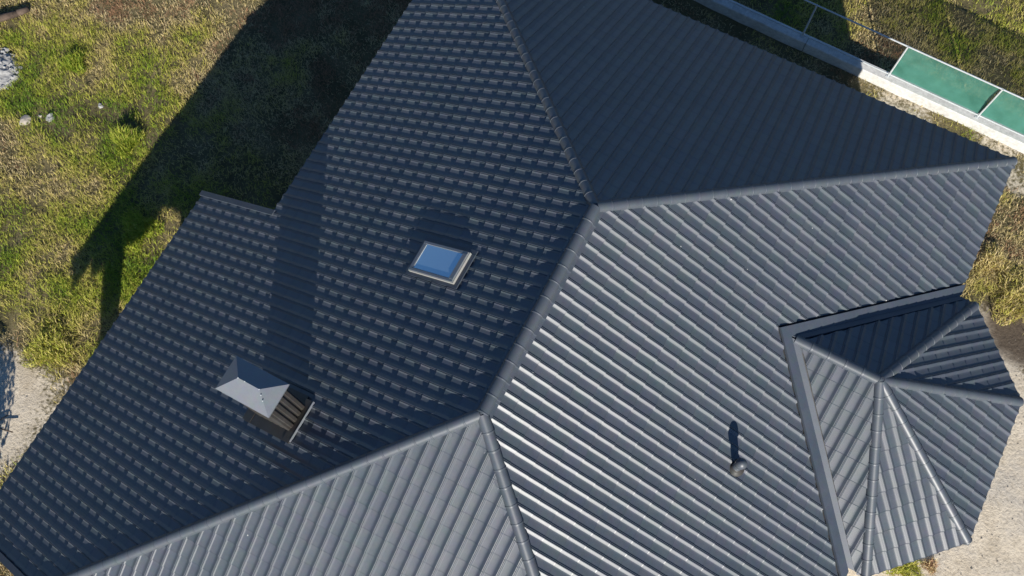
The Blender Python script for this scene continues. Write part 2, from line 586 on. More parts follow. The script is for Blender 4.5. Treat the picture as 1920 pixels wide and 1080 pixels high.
SKY = (-2.04, -1.27, 1.49, 1.99)          # roof window footprint
CHB = (-3.10, -2.43, -1.235, -0.85)       # chimney footprint
cells = []
for F in faces:
    us = [p[0] for pc in F.pieces for p in pc]; vs = [p[1] for pc in F.pieces for p in pc]
    i0, i1 = math.floor((min(us) - F.u0) / P_TILE), math.ceil((max(us) - F.u0) / P_TILE)
    j0, j1 = math.floor((min(vs) - F.v0) / P_ROW), math.ceil((max(vs) - F.v0) / P_ROW)
    for i in range(i0, i1):
        for j in range(j0, j1):
            ou, ov, polys, full = tile_cell(F, i, j)
            if not polys: continue
            cw = F.M @ Vector((ou + P_TILE / 2, ov + P_ROW / 2, 0))
            if F is FA and SKY[0] + .08 < cw.x < SKY[1] - .08 and SKY[2] + .05 < cw.y < SKY[3] - .05: continue
            if F is FA and CHB[0] + .1 < cw.x < CHB[1] - .1 and CHB[2] + .08 < cw.y < CHB[3] - .08: continue
            px = [project(F.M @ Vector((ou + a, ov + b, 0))) for a, b in ((0, 0), (P_TILE, 0), (P_TILE, P_ROW), (0, P_ROW))]
            inf = all(0 <= x <= 1920 and 0 <= y <= 1080 for x, y in px)
            ar = area2([(x, y) for x, y in px])
            cells.append((full and inf, ar, F, j % 6 == 0, ou, ov, polys))
order = sorted(range(len(cells)), key=lambda k: (-cells[k][0], -cells[k][1]))
single = set(order[:300])
tmesh = {}
field = MB()
tints = []
def cell_mesh(mb, polys, M):
    for r in polys:
        mb.add([M @ Vector(p) for p in r], [tuple(range(len(r)))])
for k, (fi, ar, F, ex, ou, ov, polys) in enumerate(cells):
    Mc = F.M @ Matrix.Translation((ou, ov, 0))
    if k in single and fi:
        key = ex
        if key not in tmesh:
            t = MB(); cell_mesh(t, polys, Matrix.Identity(4))
            tmesh[key] = t.mesh("roof_tile", M_TILE)
        link("roof_tile", tmesh[key], roof, M=Mc)
    else:
        cell_mesh(field, polys, Mc)
        tints += [random.random()] * len(polys)
fo = build(field, "roof_tile_field", M_TILE, roof)
fo["kind"] = "stuff"
ta_ = fo.data.attributes.new("tint", 'FLOAT', 'FACE')
ta_.data.foreach_set("value", tints)

# ---- ridge and hip caps
CAPL = 0.0775 * S
def cap_mesh(length, half_angle):
    """half round cap with side flanges, lying along +x, lower end ring at x = length"""
    mb = MB()
    r = 0.082
    def ring(x, rr, dz=0.0):
        pts = []
        fl = 0.045
        ang = math.radians(98)
        a = -ang
        n = 10
        arc = []
        for i in range(n + 1):
            t = -ang + 2 * ang * i / n
            arc.append((rr * math.sin(t), rr * math.cos(t)))
        l = (arc[0][0] - fl, arc[0][1] - fl * half_angle)
        rgt = (arc[-1][0] + fl, arc[-1][1] - fl * half_angle)
        return [Vector((x, y, z + dz)) for y, z in [l] + arc + [rgt]]
    secs = [ring(0, r * 0.97), ring(length - 0.018, r), ring(length - 0.014, r + 0.004), ring(length - 0.003, r + 0.004), ring(length + 0.001, r), ring(length + 0.012, r * 0.985)]
    n = len(secs[0])
    vs = [p for s in secs for p in s]
    fs = []
    for k in range(len(secs) - 1):
        for i in range(n - 1):
            fs.append((k * n + i, (k + 1) * n + i, (k + 1) * n + i + 1, k * n + i + 1))
    mb.add(vs, fs)
    return smooth_by_angle(mb.mesh("ridge_cap", M_CAP), 35)

def cap_run(a, b, zoff, half_angle, endcone=True, start=0.0, joined=None):
    a, b = Vector(a), Vector(b)
    d = (b - a)
    Ln = d.length
    d.normalize()
    side = Vector((-d.y, d.x, 0)).normalized()
    up = d.cross(side)
    if up.z < 0: up = -up; side = -side
    side = up.cross(d)
    me = cap_mesh(CAPL, half_angle)
    n = int((Ln - start) / CAPL + 0.5)
    step = (Ln - start) / n
    for k in range(n):
        o = a + d * (start + k * step) + up * zoff
        sx = step / CAPL
        M = Matrix(((d.x * sx, side.x, up.x, o.x), (d.y * sx, side.y, up.y, o.y), (d.z * sx, side.z, up.z, o.z), (0, 0, 0, 1)))
        link("ridge_cap", me, roof, M=M)
    if endcone:
        mb = MB()
        o = b + up * zoff
        vs = []
        nseg = 10
        for i in range(nseg + 1):
            t = math.radians(-98 + 196 * i / nseg)
            vs.append(o + side * (0.068 * math.sin(t)) + up * (0.068 * math.cos(t)) + d * 0.0)
        tip = o + d * 0.11 - up * 0.03
        vs.append(tip)
        mb.add(vs, [(i, nseg + 1, i + 1) for i in range(nseg)] + [tuple(range(nseg + 1))])
        build(mb, "hip_end_cap", M_CAP, roof)

ZO = -0.042
pt = lambda p, z: (p[0], p[1], z)
cap_run((0, L, 0), (0, 0, 0), ZO + .005, 0.5, False)
cap_run((0, L, 0), (XA1, YAB, zA(XA1)), ZO, 0.36, True, 0.02)
cap_run((0, L, 0), pt(cBC, zC(XW)), ZO, 0.36, True, 0.02)
cap_run((0, 0, 0), (XA1, YAD, zA(XA1)), ZO, 0.36, True, 0.02)
cap_run((0, 0, 0), pt(corner_DC, zC(XW)), ZO, 0.36, True, 0.02)
cap_run(pt(V0, Z0), pt(apex, Z0), ZO - .02, 0.5, False, 0.1)
for c in (c1, c2, c3, c4):
    cap_run(pt(apex, Z0), pt(c, ZE), ZO, 0.3, True, 0.03)
# apex crown
mb = MB(); mb.lathe((apex[0], apex[1], Z0 - 0.02), [(0.085, -0.03), (0.078, 0.01), (0.05, 0.03), (0.01, 0.038)], 14)
build(mb, "apex_cap", M_CAP, roof)
for pnt in ((0, L, 0), (0, 0, 0)):
    mb = MB(); mb.lathe((pnt[0], pnt[1], pnt[2] - 0.02), [(0.085, -0.03), (0.072, 0.01), (0.05, 0.03), (0.01, 0.04)], 14)
    build(mb, "junction_cap", M_CAP, roof)

# ---- valley flashings: a strip on each plane
def strip(F, pts, h0=0.012, th=0.01, name="valley_flashing"):
    q = Face.ccw([F.uv(p) for p in pts])
    mb = MB()
    top = [F.M @ Vector((x, y, h0)) for x, y in q]; bot = [F.M @ Vector((x, y, h0 - th)) for x, y in q]
    mb.add(top + bot, [(0, 1, 2, 3), (7, 6, 5, 4)] + [(i, (i + 1) % 4, 4 + (i + 1) % 4, 4 + i) for i in range(4)])
    return build(mb, name, M_FLASH, roof)
gC, gN = vgC - 0.035, vgN - 0.03
for VV in (VN, VS):
    dy = (VV[1] - V0[1]) / (VV[0] - V0[0])
    strip(FC, [V0, VV, (VV[0], VV[1] + gC * dy), (V0[0] - gC, V0[1])], 0.052, 0.045)
    F2 = FN if VV is VN else FS
    ye_ = YBy + (D2 if VV is VN else -D2)
    xe_ = V0[0] + (ye_ - V0[1]) / dy
    strip(F2, [V0, (xe_, ye_), (xe_ + gN, ye_), (V0[0] + gN, V0[1])], 0.035, 0.03)

# ---- verge boards of the terrace roof (raised metal trims)
def verge(y0, y1, x0, x1, h=0.055, name="verge_trim"):
    mb = MB()
    pl = [FA.uv((x0, y0)), FA.uv((x1, y0)), FA.uv((x1, y1)), FA.uv((x0, y1))]
    pl = Face.ccw(pl)
    top = [FA.M @ Vector((a, b, h)) for a, b in pl]; bot = [FA.M @ Vector((a, b, -0.16)) for a, b in pl]
    mb.add(top + bot, [(0, 1, 2, 3), (7, 6, 5, 4)] + [(i, (i + 1) % 4, 4 + (i + 1) % 4, 4 + i) for i in range(4)])
    return build(mb, name, M_FLASH, roof)
verge(YS, YS - 0.10, XA1 + 0.05, XA2 - 0.02)
verge(YE, YE + 0.10, XA1 + 0.3, XA2 - 0.02)

# ---- gutters-less eaves: dark fascia boards
def fascia(a, b, z, hh=0.2, th=0.03):
    a, b = Vector((a[0], a[1], 0)), Vector((b[0], b[1], 0))
    d = (b - a).normalized(); n = Vector((d.y, -d.x, 0))
    mb = MB()
    vs = []
    for zz in (z - hh, z - 0.06):
        for p in (a, b, b + n * -th, a + n * -th):
            vs.append((p.x, p.y, zz))
    mb.add(vs, [(3, 2, 1, 0), (4, 5, 6, 7), (0, 1, 5, 4), (1, 2, 6, 5), (2, 3, 7, 6), (3, 0, 4, 7)])
    build(mb, "fascia_board", M_FLASH, roof)
fascia((XW - .06, YB - .06), (XA1 + .06, YB - .06), zC(XW) - .05)
fascia((XW - .06, VN[1]), (XW - .06, YB - .06), zC(XW) - .05)
fascia((XA1 + .06, YB - .06), (XA1 + .06, YS), zA(XA1) - .05)
fascia((XA2 + .06, YS), (XA2 + .06, YE), zA(XA2) - .05)
for p, q in ((c1, c2), (c2, c3), (c3, c4)):
    fascia((q[0] - .05, q[1]), (p[0] - .05, p[1]), ZE - .05)

# ------------------------------------------------------------------ walls and terrace
WX0, WX1, WY0, WY1 = XA1 + 0.5, XW - 0.5, YE + 0.32, YB - 0.5
mb = MB()
H = zC(XW) - 0.05
def wall_box(x0, y0, x1, y1, top):
    b_ = MB(); b_.box((x0, y0, GZ - 0.2), (x1, y1, top))
    return b_
for args in ((WX0, WY0, WX1, WY0 + .35), (WX0, WY1 - .35, WX1, WY1), (WX0, WY0 + .35, WX0 + .35, WY1 - .35), (WX1 - .35, WY0 + .35, WX1, WY1 - .35)):
    build(wall_box(*args, H), "wall", M_PLASTER, house, M=HM)
bay = MB()
bp = [(apex[0] + (c[0] - apex[0]) * 0.82, apex[1] + (c[1] - apex[1]) * 0.82) for c in (c1, c2, c3, c4)]
pl = [(XW - .52, bp[0][1])] + bp + [(XW - .52, bp[3][1])]
n = len(pl)
bay.add([(x, y, GZ - .2) for x, y in pl] + [(x, y, ZE - .08) for x, y in pl],
        [tuple(range(n)), tuple(range(2 * n - 1, n - 1, -1))] + [(i, (i + 1) % n, n + (i + 1) % n, n + i) for i in range(n)])
build(bay, "bay_wall", M_PLASTER, house, M=HM)
for (px, py) in ((-6.24, -4.7), (-6.6, 1.45)):
    mb = MB(); mb.box((px - .15, py - .15, GZ - .2), (px + .15, py + .15, zA(px) - 0.16))
    build(mb, "terrace_post", M_PLASTER, house, M=HM)
for y in (-4.7, 1.45):
    mb = MB()
    x0, x1 = XA2 + .35, WX0 - .01
    vs = []
    for x in (x0, x1):
        for yy in (y - .09, y + .09):
            for z in (zA(x) - .42, zA(x) - .17):
                vs.append((x, yy, z))
    mb.add(vs, [(0, 1, 3, 2), (4, 6, 7, 5), (0, 4, 5, 1), (2, 3, 7, 6), (0, 2, 6, 4), (1, 5, 7, 3)])
    build(mb, "terrace_beam", M_BARK, house, M=HM)
mb = MB(); mb.box((XA2 + .2, YE + .15, GZ + 0.0), (WX0, YS - .15, GZ + 0.06))
build(mb, "terrace_floor", M_CONC, house, M=HM)

# ------------------------------------------------------------------ chimney
def zroofA(x): return tA * x - DROP
ZCB = -1.5202 * S / S
zc0 = zroofA(-2.43)
capz = zc0 + 0.45 * S * 0.95
chim = MB()
x0, x1, y0, y1 = CHB
# ribbed cladding: vertical folds on every side
def ribbed(ax, ay, bx, by, n, dep, nx, ny):
    pts = []
    for k in range(n):
        for f, dd in ((0.0, 0), (0.32, 0), (0.42, dep), (0.86, dep)):
            t = (k + f) / n
            pts.append((ax + (bx - ax) * t + nx * dd, ay + (by - ay) * t + ny * dd))
    pts.append((bx, by))
    return pts
outline = ribbed(x1, y0, x1, y1, 4, 0.018, 1, 0)[:-1] + ribbed(x1, y1, x0, y1, 6, 0.018, 0, 1)[:-1] + ribbed(x0, y1, x0, y0, 4, 0.018, -1, 0)[:-1] + ribbed(x0, y0, x1, y0, 6, 0.018, 0, -1)[:-1]
n = len(outline)
chim.add([(x, y, zroofA(x0) - .3) for x, y in outline] + [(x, y, capz - 0.02) for x, y in outline],
         [(i, (i + 1) % n, n + (i + 1) % n, n + i) for i in range(n)] + [tuple(range(n, 2 * n))])
chimney = build(chim, "chimney", M_STACK, house, M=HM)
cx0, cx1, cy0, cy1 = x0 - .065, x1 + .065, y0 - .04, y1 + .06
mb = MB()
inset = (cy1 - cy0) / 2
rz = capz + 0.165
cm = (cy0 + cy1) / 2
b_ = [(cx0, cy0), (cx1, cy0), (cx1, cy1), (cx0, cy1)]
vs = [(x, y, capz - .03) for x, y in b_] + [(x, y, capz) for x, y in b_] + [(cx0 + inset, cm, rz), (cx1 - inset, cm, rz)]
mb.add(vs, [(3, 2, 1, 0), (0, 1, 5, 4), (1, 2, 6, 5), (2, 3, 7, 6), (3, 0, 4, 7), (4, 5, 9, 8), (5, 6, 9), (6, 7, 8, 9), (7, 4, 8)])
build(mb, "chimney_cap", M_COWL, chimney)
mb = MB()
for (xx, yy) in ((cx0 + inset, cm), (cx1 - inset, cm), (cx1 - inset + .05, cm - .05), (cx1 - inset + .1, cm - .1), (cx0 + inset + .1, cm)):
    r_ = MB(); r_.lathe((xx, yy, rz - abs(yy - cm) * .5), [(0.009, -.004), (0.009, 0.006), (0.003, 0.009)], 6)
    build(r_, "rivet", M_STEEL, chimney)
# base flashings lie on the tiles: apron below the front, upstand strip on the uphill side
def plateA(xa, xb, ya, yb, h0, h1, nm, mat, par):
    mb = MB()
    pl = Face.ccw([FA.uv(p) for p in ((xa, ya), (xb, ya), (xb, yb), (xa, yb))])
    top = [FA.M @ Vector((a, b, h1)) for a, b in pl]; bot = [FA.M @ Vector((a, b, h0)) for a, b in pl]
    mb.add(top + bot, [(0, 1, 2, 3), (7, 6, 5, 4)] + [(i, (i + 1) % 4, 4 + (i + 1) % 4, 4 + i) for i in range(4)])
    return build(mb, nm, mat, par)
plateA(x0 - .12, x1 + .12, y0 - .17, y0 + .005, 0.035, 0.05, "base_flashing", M_STACK, chimney)
plateA(x1 + .001, x1 + .13, y0 - .16, y1 + .10, 0.052, 0.06, "base_flashing", M_STACK, chimney)
plateA(x1 + .1305, x1 + .136, y0 - .14, y1 + .10, 0.03, 0.066, "flashing_edge", M_COWL, chimney)
plateA(x0 - .12, x1 + .001, y1 + .001, y1 + .14, 0.035, 0.05, "base_flashing", M_STACK, chimney)
plateA(x0 - .16, x0 - .001, y0 - .16, y1 + .12, 0.052, 0.06, "base_flashing", M_STACK, chimney)

# ------------------------------------------------------------------ roof window
sx0, sx1, sy0, sy1 = SKY
base = MB()
win = plateA(sx0 - .0, sx1 + .0, sy0, sy1, -0.02, 0.085, "roof_window", M_WFRAME, house)
win.matrix_local = HM
plateA(sx0 - .05, sx1 + .06, sy0 - .05, sy0 - .001, 0.03, 0.045, "window_flashing", M_FLASH, win)
plateA(sx0 - .05, sx1 + .06, sy1 + .001, sy1 + .07, 0.03, 0.045, "window_flashing", M_FLASH, win)
plateA(sx1 + .001, sx1 + .06, sy0 - .0, sy1 + .0, 0.03, 0.047, "window_flashing", M_FLASH, win)
plateA(sx0 - .07, sx0 - .001, sy0 - .0, sy1 + .0, 0.03, 0.047, "window_flashing", M_FLASH, win)
fr = .045
plateA(sx0 + .01, sx1 - .01, sy0 + .008, sy0 + fr, 0.0851, 0.104, "sash", M_COWL, win)
plateA(sx0 + .01, sx1 - .01, sy1 - fr, sy1 - .008, 0.0851, 0.108, "sash", M_COWL, win)
plateA(sx0 + .01, sx0 + .055, sy0 + fr, sy1 - fr, 0.0851, 0.103, "sash", M_COWL, win)
plateA(sx1 - .075, sx1 - .01, sy0 + fr, sy1 - fr, 0.0851, 0.112, "sash", M_COWL, win)
plateA(sx0 + .055, sx1 - .075, sy0 + fr, sy1 - fr, 0.0851, 0.093, "pane", M_GLASS, win)
plateA(sx0 + .062, sx1 - .085, sy0 + fr + .006, sy0 + fr + .011, 0.0931, 0.1, "glazing_bar", M_STEEL, win)
plateA(sx0 + .062, sx0 + .068, sy0 + fr + .012, sy1 - fr - .012, 0.0931, 0.1, "glazing_bar", M_STEEL, win)

# ------------------------------------------------------------------ vent pipe
vx, vy = 3.245, 1.27
vz = zC(vx) - DROP
mb = MB()
mb.lathe((vx, vy, vz), [(0.062, -0.06), (0.062, 0.36)], 20)
vent = build(mb, "vent_pipe", M_CAP, house, True, M=HM)
mb = MB()
mb.lathe((vx, vy, vz + 0.33), [(0.066, 0.0), (0.078, 0.012), (0.08, 0.06), (0.074, 0.095), (0.055, 0.125), (0.03, 0.142), (0.006, 0.148)], 24)
build(mb, "vent_hood", M_CAP, vent, True)
mb = MB()
mb.lathe((vx, vy, vz), [(0.13, 0.0), (0.12, 0.035), (0.085, 0.05), (0.07, 0.1), (0.064, 0.11)], 20)
build(mb, "pipe_collar", M_STACK, vent, True)

# ------------------------------------------------------------------ ground
GX0, GX1, GY0, GY1, GS = -19.0, 14.0, -10.0, 20.0, 0.16
KG = (CAMLOC.z - GZ) / 18.386
def gi_(x, y):
    return CAMLOC.x + (x - CAMLOC.x) / KG, CAMLOC.y + (y - CAMLOC.y) / KG
def gf_(x, y):
    return CAMLOC.x + (x - CAMLOC.x) * KG, CAMLOC.y + (y - CAMLOC.y) * KG
def fbm(x, y, sc, seed=0.0):
    return mnoise.fractal(Vector((x * sc + seed, y * sc - seed, seed)), 0.9, 2.0, 4)
def sand_amount(x, y):
    """1 = bare pale earth, 0 = overgrown"""
    x, y = gi_(x, y)
    w = fbm(x, y, 0.9, 3.1) * 0.55
    v = 0.0
    # bare strip at the terrace corner, lower left
    d = math.hypot((x + 9.9) / 2.3, (y + 3.6) / 1.75)
    v = max(v, 1.25 - d + w * 0.4)
    # yard on the right, around the bay
    if x > 4.5:
        v = max(v, min(1.0, (6.95 - y + w * 0.6) * 1.6))
    # worn strip between house and wall
    if 8.4 < y < 11.4 and x > -5:
        v = max(v, 0.22 + w * 0.35 + (0.22 if y > 10.2 and x > 2.6 else 0))
    if x > 5.0 and 6.3 < y < 8.0:
        v = max(v, 1.2 - math.hypot((x - 7.3) / 1.1, (y - 6.9) / 1.0))
    return max(0.0, min(1.0, v))
def painted_shade_amount(x, y):
    """shadow beside the right eave, put into the earth colour"""
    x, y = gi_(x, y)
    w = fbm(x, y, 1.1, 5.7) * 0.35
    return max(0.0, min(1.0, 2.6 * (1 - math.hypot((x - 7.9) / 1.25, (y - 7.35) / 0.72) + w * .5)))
def ground_z(x, y):
    rise = 0.045 * max(0.0, y - 3.0) * min(1.0, max(0.0, (-5.5 - x) / 2.5)) * (1.0 if y < 14 else max(0.0, 1 - (y - 14) / 5))
    return GZ + rise + 0.035 * fbm(x, y, 0.45, 8.0) + 0.015 * fbm(x, y, 2.3, 1.0)
nx, ny = int((GX1 - GX0) / GS) + 1, int((GY1 - GY0) / GS) + 1
verts, sandv, shadev = [], [], []
for j in range(ny):
    for i in range(nx):
        x, y = GX0 + i * GS, GY0 + j * GS
        edge = min(x - GX0, GX0 + (nx - 1) * GS - x, y - GY0, GY0 + (ny - 1) * GS - y)
        k = min(1.0, edge / 1.5)
        verts.append((x, y, GZ + (ground_z(x, y) - GZ) * k))
        sandv.append(sand_amount(x, y))
        shadev.append(painted_shade_amount(x, y))
fcs = [(j * nx + i, j * nx + i + 1, (j + 1) * nx + i + 1, (j + 1) * nx + i) for j in range(ny - 1) for i in range(nx - 1)]
X1, Y1 = GX0 + (nx - 1) * GS, GY0 + (ny - 1) * GS
o = len(verts)
Rr = 400
ring = [(GX0, GY0, GZ), (X1, GY0, GZ), (X1, Y1, GZ), (GX0, Y1, GZ), (-Rr, -Rr, GZ), (Rr, -Rr, GZ), (Rr, Rr, GZ), (-Rr, Rr, GZ)]
verts += ring
sandv += [0.15] * 8
fcs += [(o + 4, o + 5, o + 1, o), (o + 5, o + 6, o + 2, o + 1), (o + 6, o + 7, o + 3, o + 2), (o + 7, o + 4, o, o + 3)]
gm = bpy.data.meshes.new("ground")
gm.from_pydata(verts, [], fcs)
at = gm.attributes.new("sand", 'FLOAT', 'POINT')
at.data.foreach_set("value", sandv)
shadev += [0.0] * 8
at = gm.attributes.new("painted_shade", 'FLOAT', 'POINT')
at.data.foreach_set("value", shadev)
gm.materials.append(M_GROUND)
gm.polygons.foreach_set("use_smooth", [True] * len(gm.polygons))
link("ground", gm, kind="structure", label="trodden earth and pale sand around the house")

# ------------------------------------------------------------------ grass
def blades(name, P, length, width, tone, lean, seedr, kind=None, parent=None, **kw):
    """P: (n,3) roots"""
    n = len(P)
    r = np.random.default_rng(seedr)
    ang = r.uniform(0, 2 * np.pi, n)
    d = np.stack([np.cos(ang), np.sin(ang), np.zeros(n)], 1)
    sdir = np.stack([-np.sin(ang), np.cos(ang), np.zeros(n)], 1)
    ln = length[:, None]; w = width[:, None] * 0.5
    le = lean[:, None]
    mid = P + d * ln * le * 0.35 + np.array([0, 0, 1.0]) * ln * 0.55
    tip = P + d * ln * (le * 0.95) + np.array([0, 0, 1.0]) * ln * (1.0 - 0.45 * le)
    V = np.stack([P - sdir * w, P + sdir * w, mid + sdir * w * 0.8, mid - sdir * w * 0.8, tip], 1).reshape(-1, 3)
    base = np.arange(n) * 5
    quads = np.stack([base, base + 1, base + 2, base + 3], 1)
    tris = np.stack([base + 3, base + 2, base + 4], 1)
    loops = np.concatenate([quads, tris], 1).reshape(-1)
    starts = (np.arange(n)[:, None] * 7 + np.array([0, 4])).reshape(-1)
    me = bpy.data.meshes.new(name)
    me.vertices.add(len(V)); me.vertices.foreach_set("co", V.astype(np.float32).ravel())
    me.loops.add(len(loops)); me.loops.foreach_set("vertex_index", loops.astype(np.int32))
    me.polygons.add(2 * n); me.polygons.foreach_set("loop_start", starts.astype(np.int32))
    me.update(calc_edges=True)
    a = me.attributes.new("tone", 'FLOAT', 'POINT')
    a.data.foreach_set("value", np.repeat(tone, 5).astype(np.float32))
    me.materials.append(M_GRASS)
    return link(name, me, parent, kind=kind, **kw)

def vfield(sc, seed, X, Y):
    """cheap smooth noise by bilinear lattice, vectorised"""
    r = np.random.default_rng(seed)
    G = r.uniform(0, 1, (128, 128))
    x, y = (X + 40) * sc, (Y + 40) * sc
    xi, yi = np.floor(x).astype(int), np.floor(y).astype(int)
    fx, fy = x - xi, y - yi
    fx, fy = fx * fx * (3 - 2 * fx), fy * fy * (3 - 2 * fy)
    g = lambda a, b: G[a % 128, b % 128]
    return (g(xi, yi) * (1 - fx) + g(xi + 1, yi) * fx) * (1 - fy) + (g(xi, yi + 1) * (1 - fx) + g(xi + 1, yi + 1) * fx) * fy
def vf(sc, seed, X, Y):
    return 0.5 * vfield(sc, seed, X, Y) + 0.3 * vfield(sc * 2.1, seed + 1, X, Y) + 0.2 * vfield(sc * 4.7, seed + 2, X, Y)

def scatter(x0, x1, y0, y1, per):
    n = int((x1 - x0) * (y1 - y0) * per)
    return rng.uniform(x0, x1, n), rng.uniform(y0, y1, n)
xs, ys = [], []
for rg in ((-17.5, -6.9, -6.5, 12.5, 1500), (-6.9, -5.0, 1.7, 13, 900), (-5.0, 5.3, 8.3, 11.5, 700), (-5, 13, 11.83, 19, 1300), (5.3, 12.5, 6.3, 11.5, 1900)):
    a, b = scatter(*rg); xs.append(a); ys.append(b)
X = np.concatenate(xs); Y = np.concatenate(ys)
# visible-ground test keeps the count down: only where the photographed view (with a margin) can see
Q = np.stack([X - CAMLOC.x, Y - CAMLOC.y, np.full_like(X, GZ - CAMLOC.z)], 1) @ np.array(Rw).T
U = 960 + 1788.4 * Q[:, 0] / Q[:, 2]; W = 540 + 1788.4 * Q[:, 1] / Q[:, 2]
keep = (U > -220) & (U < 2140) & (W > -220) & (W < 1300) & (Q[:, 2] > 0)
X, Y = X[keep], Y[keep]
sandg = np.array(sandv[:nx * ny]).reshape(ny, nx)
gi = np.clip(((X - GX0) / GS).astype(int), 0, nx - 1); gj = np.clip(((Y - GY0) / GS).astype(int), 0, ny - 1)
sd = sandg[gj, gi]
patch = vf(1.3, 5, X, Y)
clumpn = vf(5.0, 9, X, Y)
left = X < -4.9
dens = np.clip(1.25 - 2.3 * sd, 0.0, 1) * np.clip(0.05 + 1.9 * clumpn, 0, 1)
dens[(X > 5.0) & (Y < 6.9)] *= 0.03
bare = vf(0.9, 33, X, Y)
dens *= np.clip(0.35 + (bare - 0.32) * 5.0, 0.3, 1.0)
keep = rng.uniform(0, 1, len(X)) < dens
X, Y, patch, clumpn, left = X[keep], Y[keep], patch[keep], clumpn[keep], left[keep]
zg = np.array([ground_z(a, b) for a, b in zip(X, Y)])
# how green: greener near the terrace, drier further out to the upper left and on the right side
big = vf(0.42, 21, X, Y)
dry = 0.43 + 1.35 * (big - 0.5) + 1.15 * (patch - 0.5)
dL = np.hypot(X + 10.6, Y - 1.0)
dry += np.where(left, np.clip((dL - 2.2) * 0.11, -0.12, 0.42), 0.24)
dry += np.where((Y > 11.5), -0.1, 0)
dry += np.where(left & (Y > 4.2) & (X > -13.5), 0.1, 0)
tone = np.clip(dry + rng.normal(0, 0.11, len(X)), 0, 1)
length = (0.055 + 0.10 * clumpn * rng.uniform(0.4, 1.3, len(X))) * np.where(tone > 0.65, 0.8, 1.15)
tall = left & (np.hypot((X + 9.0) / 1.3, (Y + 1.3) / 1.6) < 1)
length *= np.where(tall, 1.6, 1.0)
length *= np.where(~left & (Y < 9) & (X > 5.2), 1.5, 1.0)
width = rng.uniform(0.006, 0.013, len(X))
lean = rng.uniform(0.4, 1.35, len(X))
blades("grass", np.stack([X, Y, zg - 0.005], 1), length, width, tone, lean, 3, kind="stuff",
       label="rough meadow grass, green and dry, growing round the house")

def tuft(x, y, r, h, n, t0, seed, name, label, cat, group=None):
    x, y = gf_(x, y)
    rr = np.random.default_rng(seed)
    a = rr.uniform(0, 2 * np.pi, n); q = r * np.sqrt(rr.uniform(0, 1, n)) * (0.75 + 0.35 * np.sin(a * 3 + seed))
    X_, Y_ = q * np.cos(a), q * np.sin(a)
    hh = h * (1 - 0.55 * (q / r) ** 2) * rr.uniform(0.45, 1.1, n)
    zz = rr.uniform(0, 0.6, n) * h * (1 - (q / (r * 1.4)) ** 2)
    P = np.stack([X_, Y_, np.clip(zz, 0, None)], 1)
    tn = np.clip(t0 + rr.normal(0, 0.12, n), 0, 1)
    o = blades(name, P, hh * 0.75 + .03, rr.uniform(0.008, 0.018, n), tn, rr.uniform(0.3, 1.0, n), seed + 1, label=label, cat=cat, group=group)
    o.location = (x, y, ground_z(x, y) - 0.01)
    return o
tuft(7.45, 8.0, 0.66, 0.27, 2300, 0.60, 1, "weed_bush", "large olive green weed bush beside the right eave, above bare dirt", "bush")
tuft(6.75, 8.55, 0.38, 0.22, 900, 0.7, 2, "weed_bush", "small straw coloured weed bush tucked against the right eave", "bush")
tuft(7.3, 2.15, 0.42, 0.22, 1200, 0.38, 3, "weed_bush", "yellow green weed patch on the pale sand below the bay roof", "bush")
tuft(7.72, 2.35, 0.16, 0.16, 300, 0.97, 4, "weed_bush", "reddish brown dry weed on the pale sand by the bay eave", "bush")
tuft(-10.45, 2.55, 0.38, 0.38, 1100, 0.25, 5, "weed_bush", "dark green weed bush at the edge of the roof's shadow on the left", "bush")
tuft(-9.05, 1.0, 0.5, 0.3, 1500, 0.22, 6, "weed_bush", "bright sunlit weed bush near the terrace roof corner, beside the post shadow", "bush")
tuft(-9.15, -1.9, 0.6, 0.26, 1700, 0.42, 8, "weed_bush", "tall weed bush between the pale earth and the terrace roof", "bush")
tuft(-12.6, 3.6, 0.34, 0.26, 800, 0.2, 9, "weed_bush", "dark low weed bush in the dry grass at upper left", "bush")

# ------------------------------------------------------------------ unseen bush added past the lower left corner to cast the shade there
def shade_shrub(x, y, r, h, seed, label):
    rr = np.random.default_rng(seed)
    root = bpy.data.objects.new("shade_shrub", None); COL.objects.link(root)
    root.location = (x, y, GZ); root["label"] = label; root["category"] = "shade_shrub"
    st = MB()
    for k in range(7):
        a = rr.uniform(0, 6.28)
        st.tube((0, 0, 0), (math.cos(a) * r * .5, math.sin(a) * r * .5, h * rr.uniform(.5, .8)), .03, 6, .008)
    build(st, "stem", M_BARK, root)
    n = 5200
    c = rr.normal(0, 0.42, (n, 3)); c /= np.maximum(1, np.linalg.norm(c, axis=1))[:, None]
    P = np.stack([c[:, 0] * r, c[:, 1] * r, h * .6 + c[:, 2] * h * .42], 1)
    blades("foliage", P, rr.uniform(.05, .1, n), rr.uniform(.03, .06, n), np.clip(rr.normal(.15, .1, n), 0, 1), rr.uniform(.6, 1.4, n), seed, parent=root)
shade_shrub(-8.75, -5.7, 0.8, 1.9, 31, "leafy green bush added out of view to shade the pale earth by the terrace")

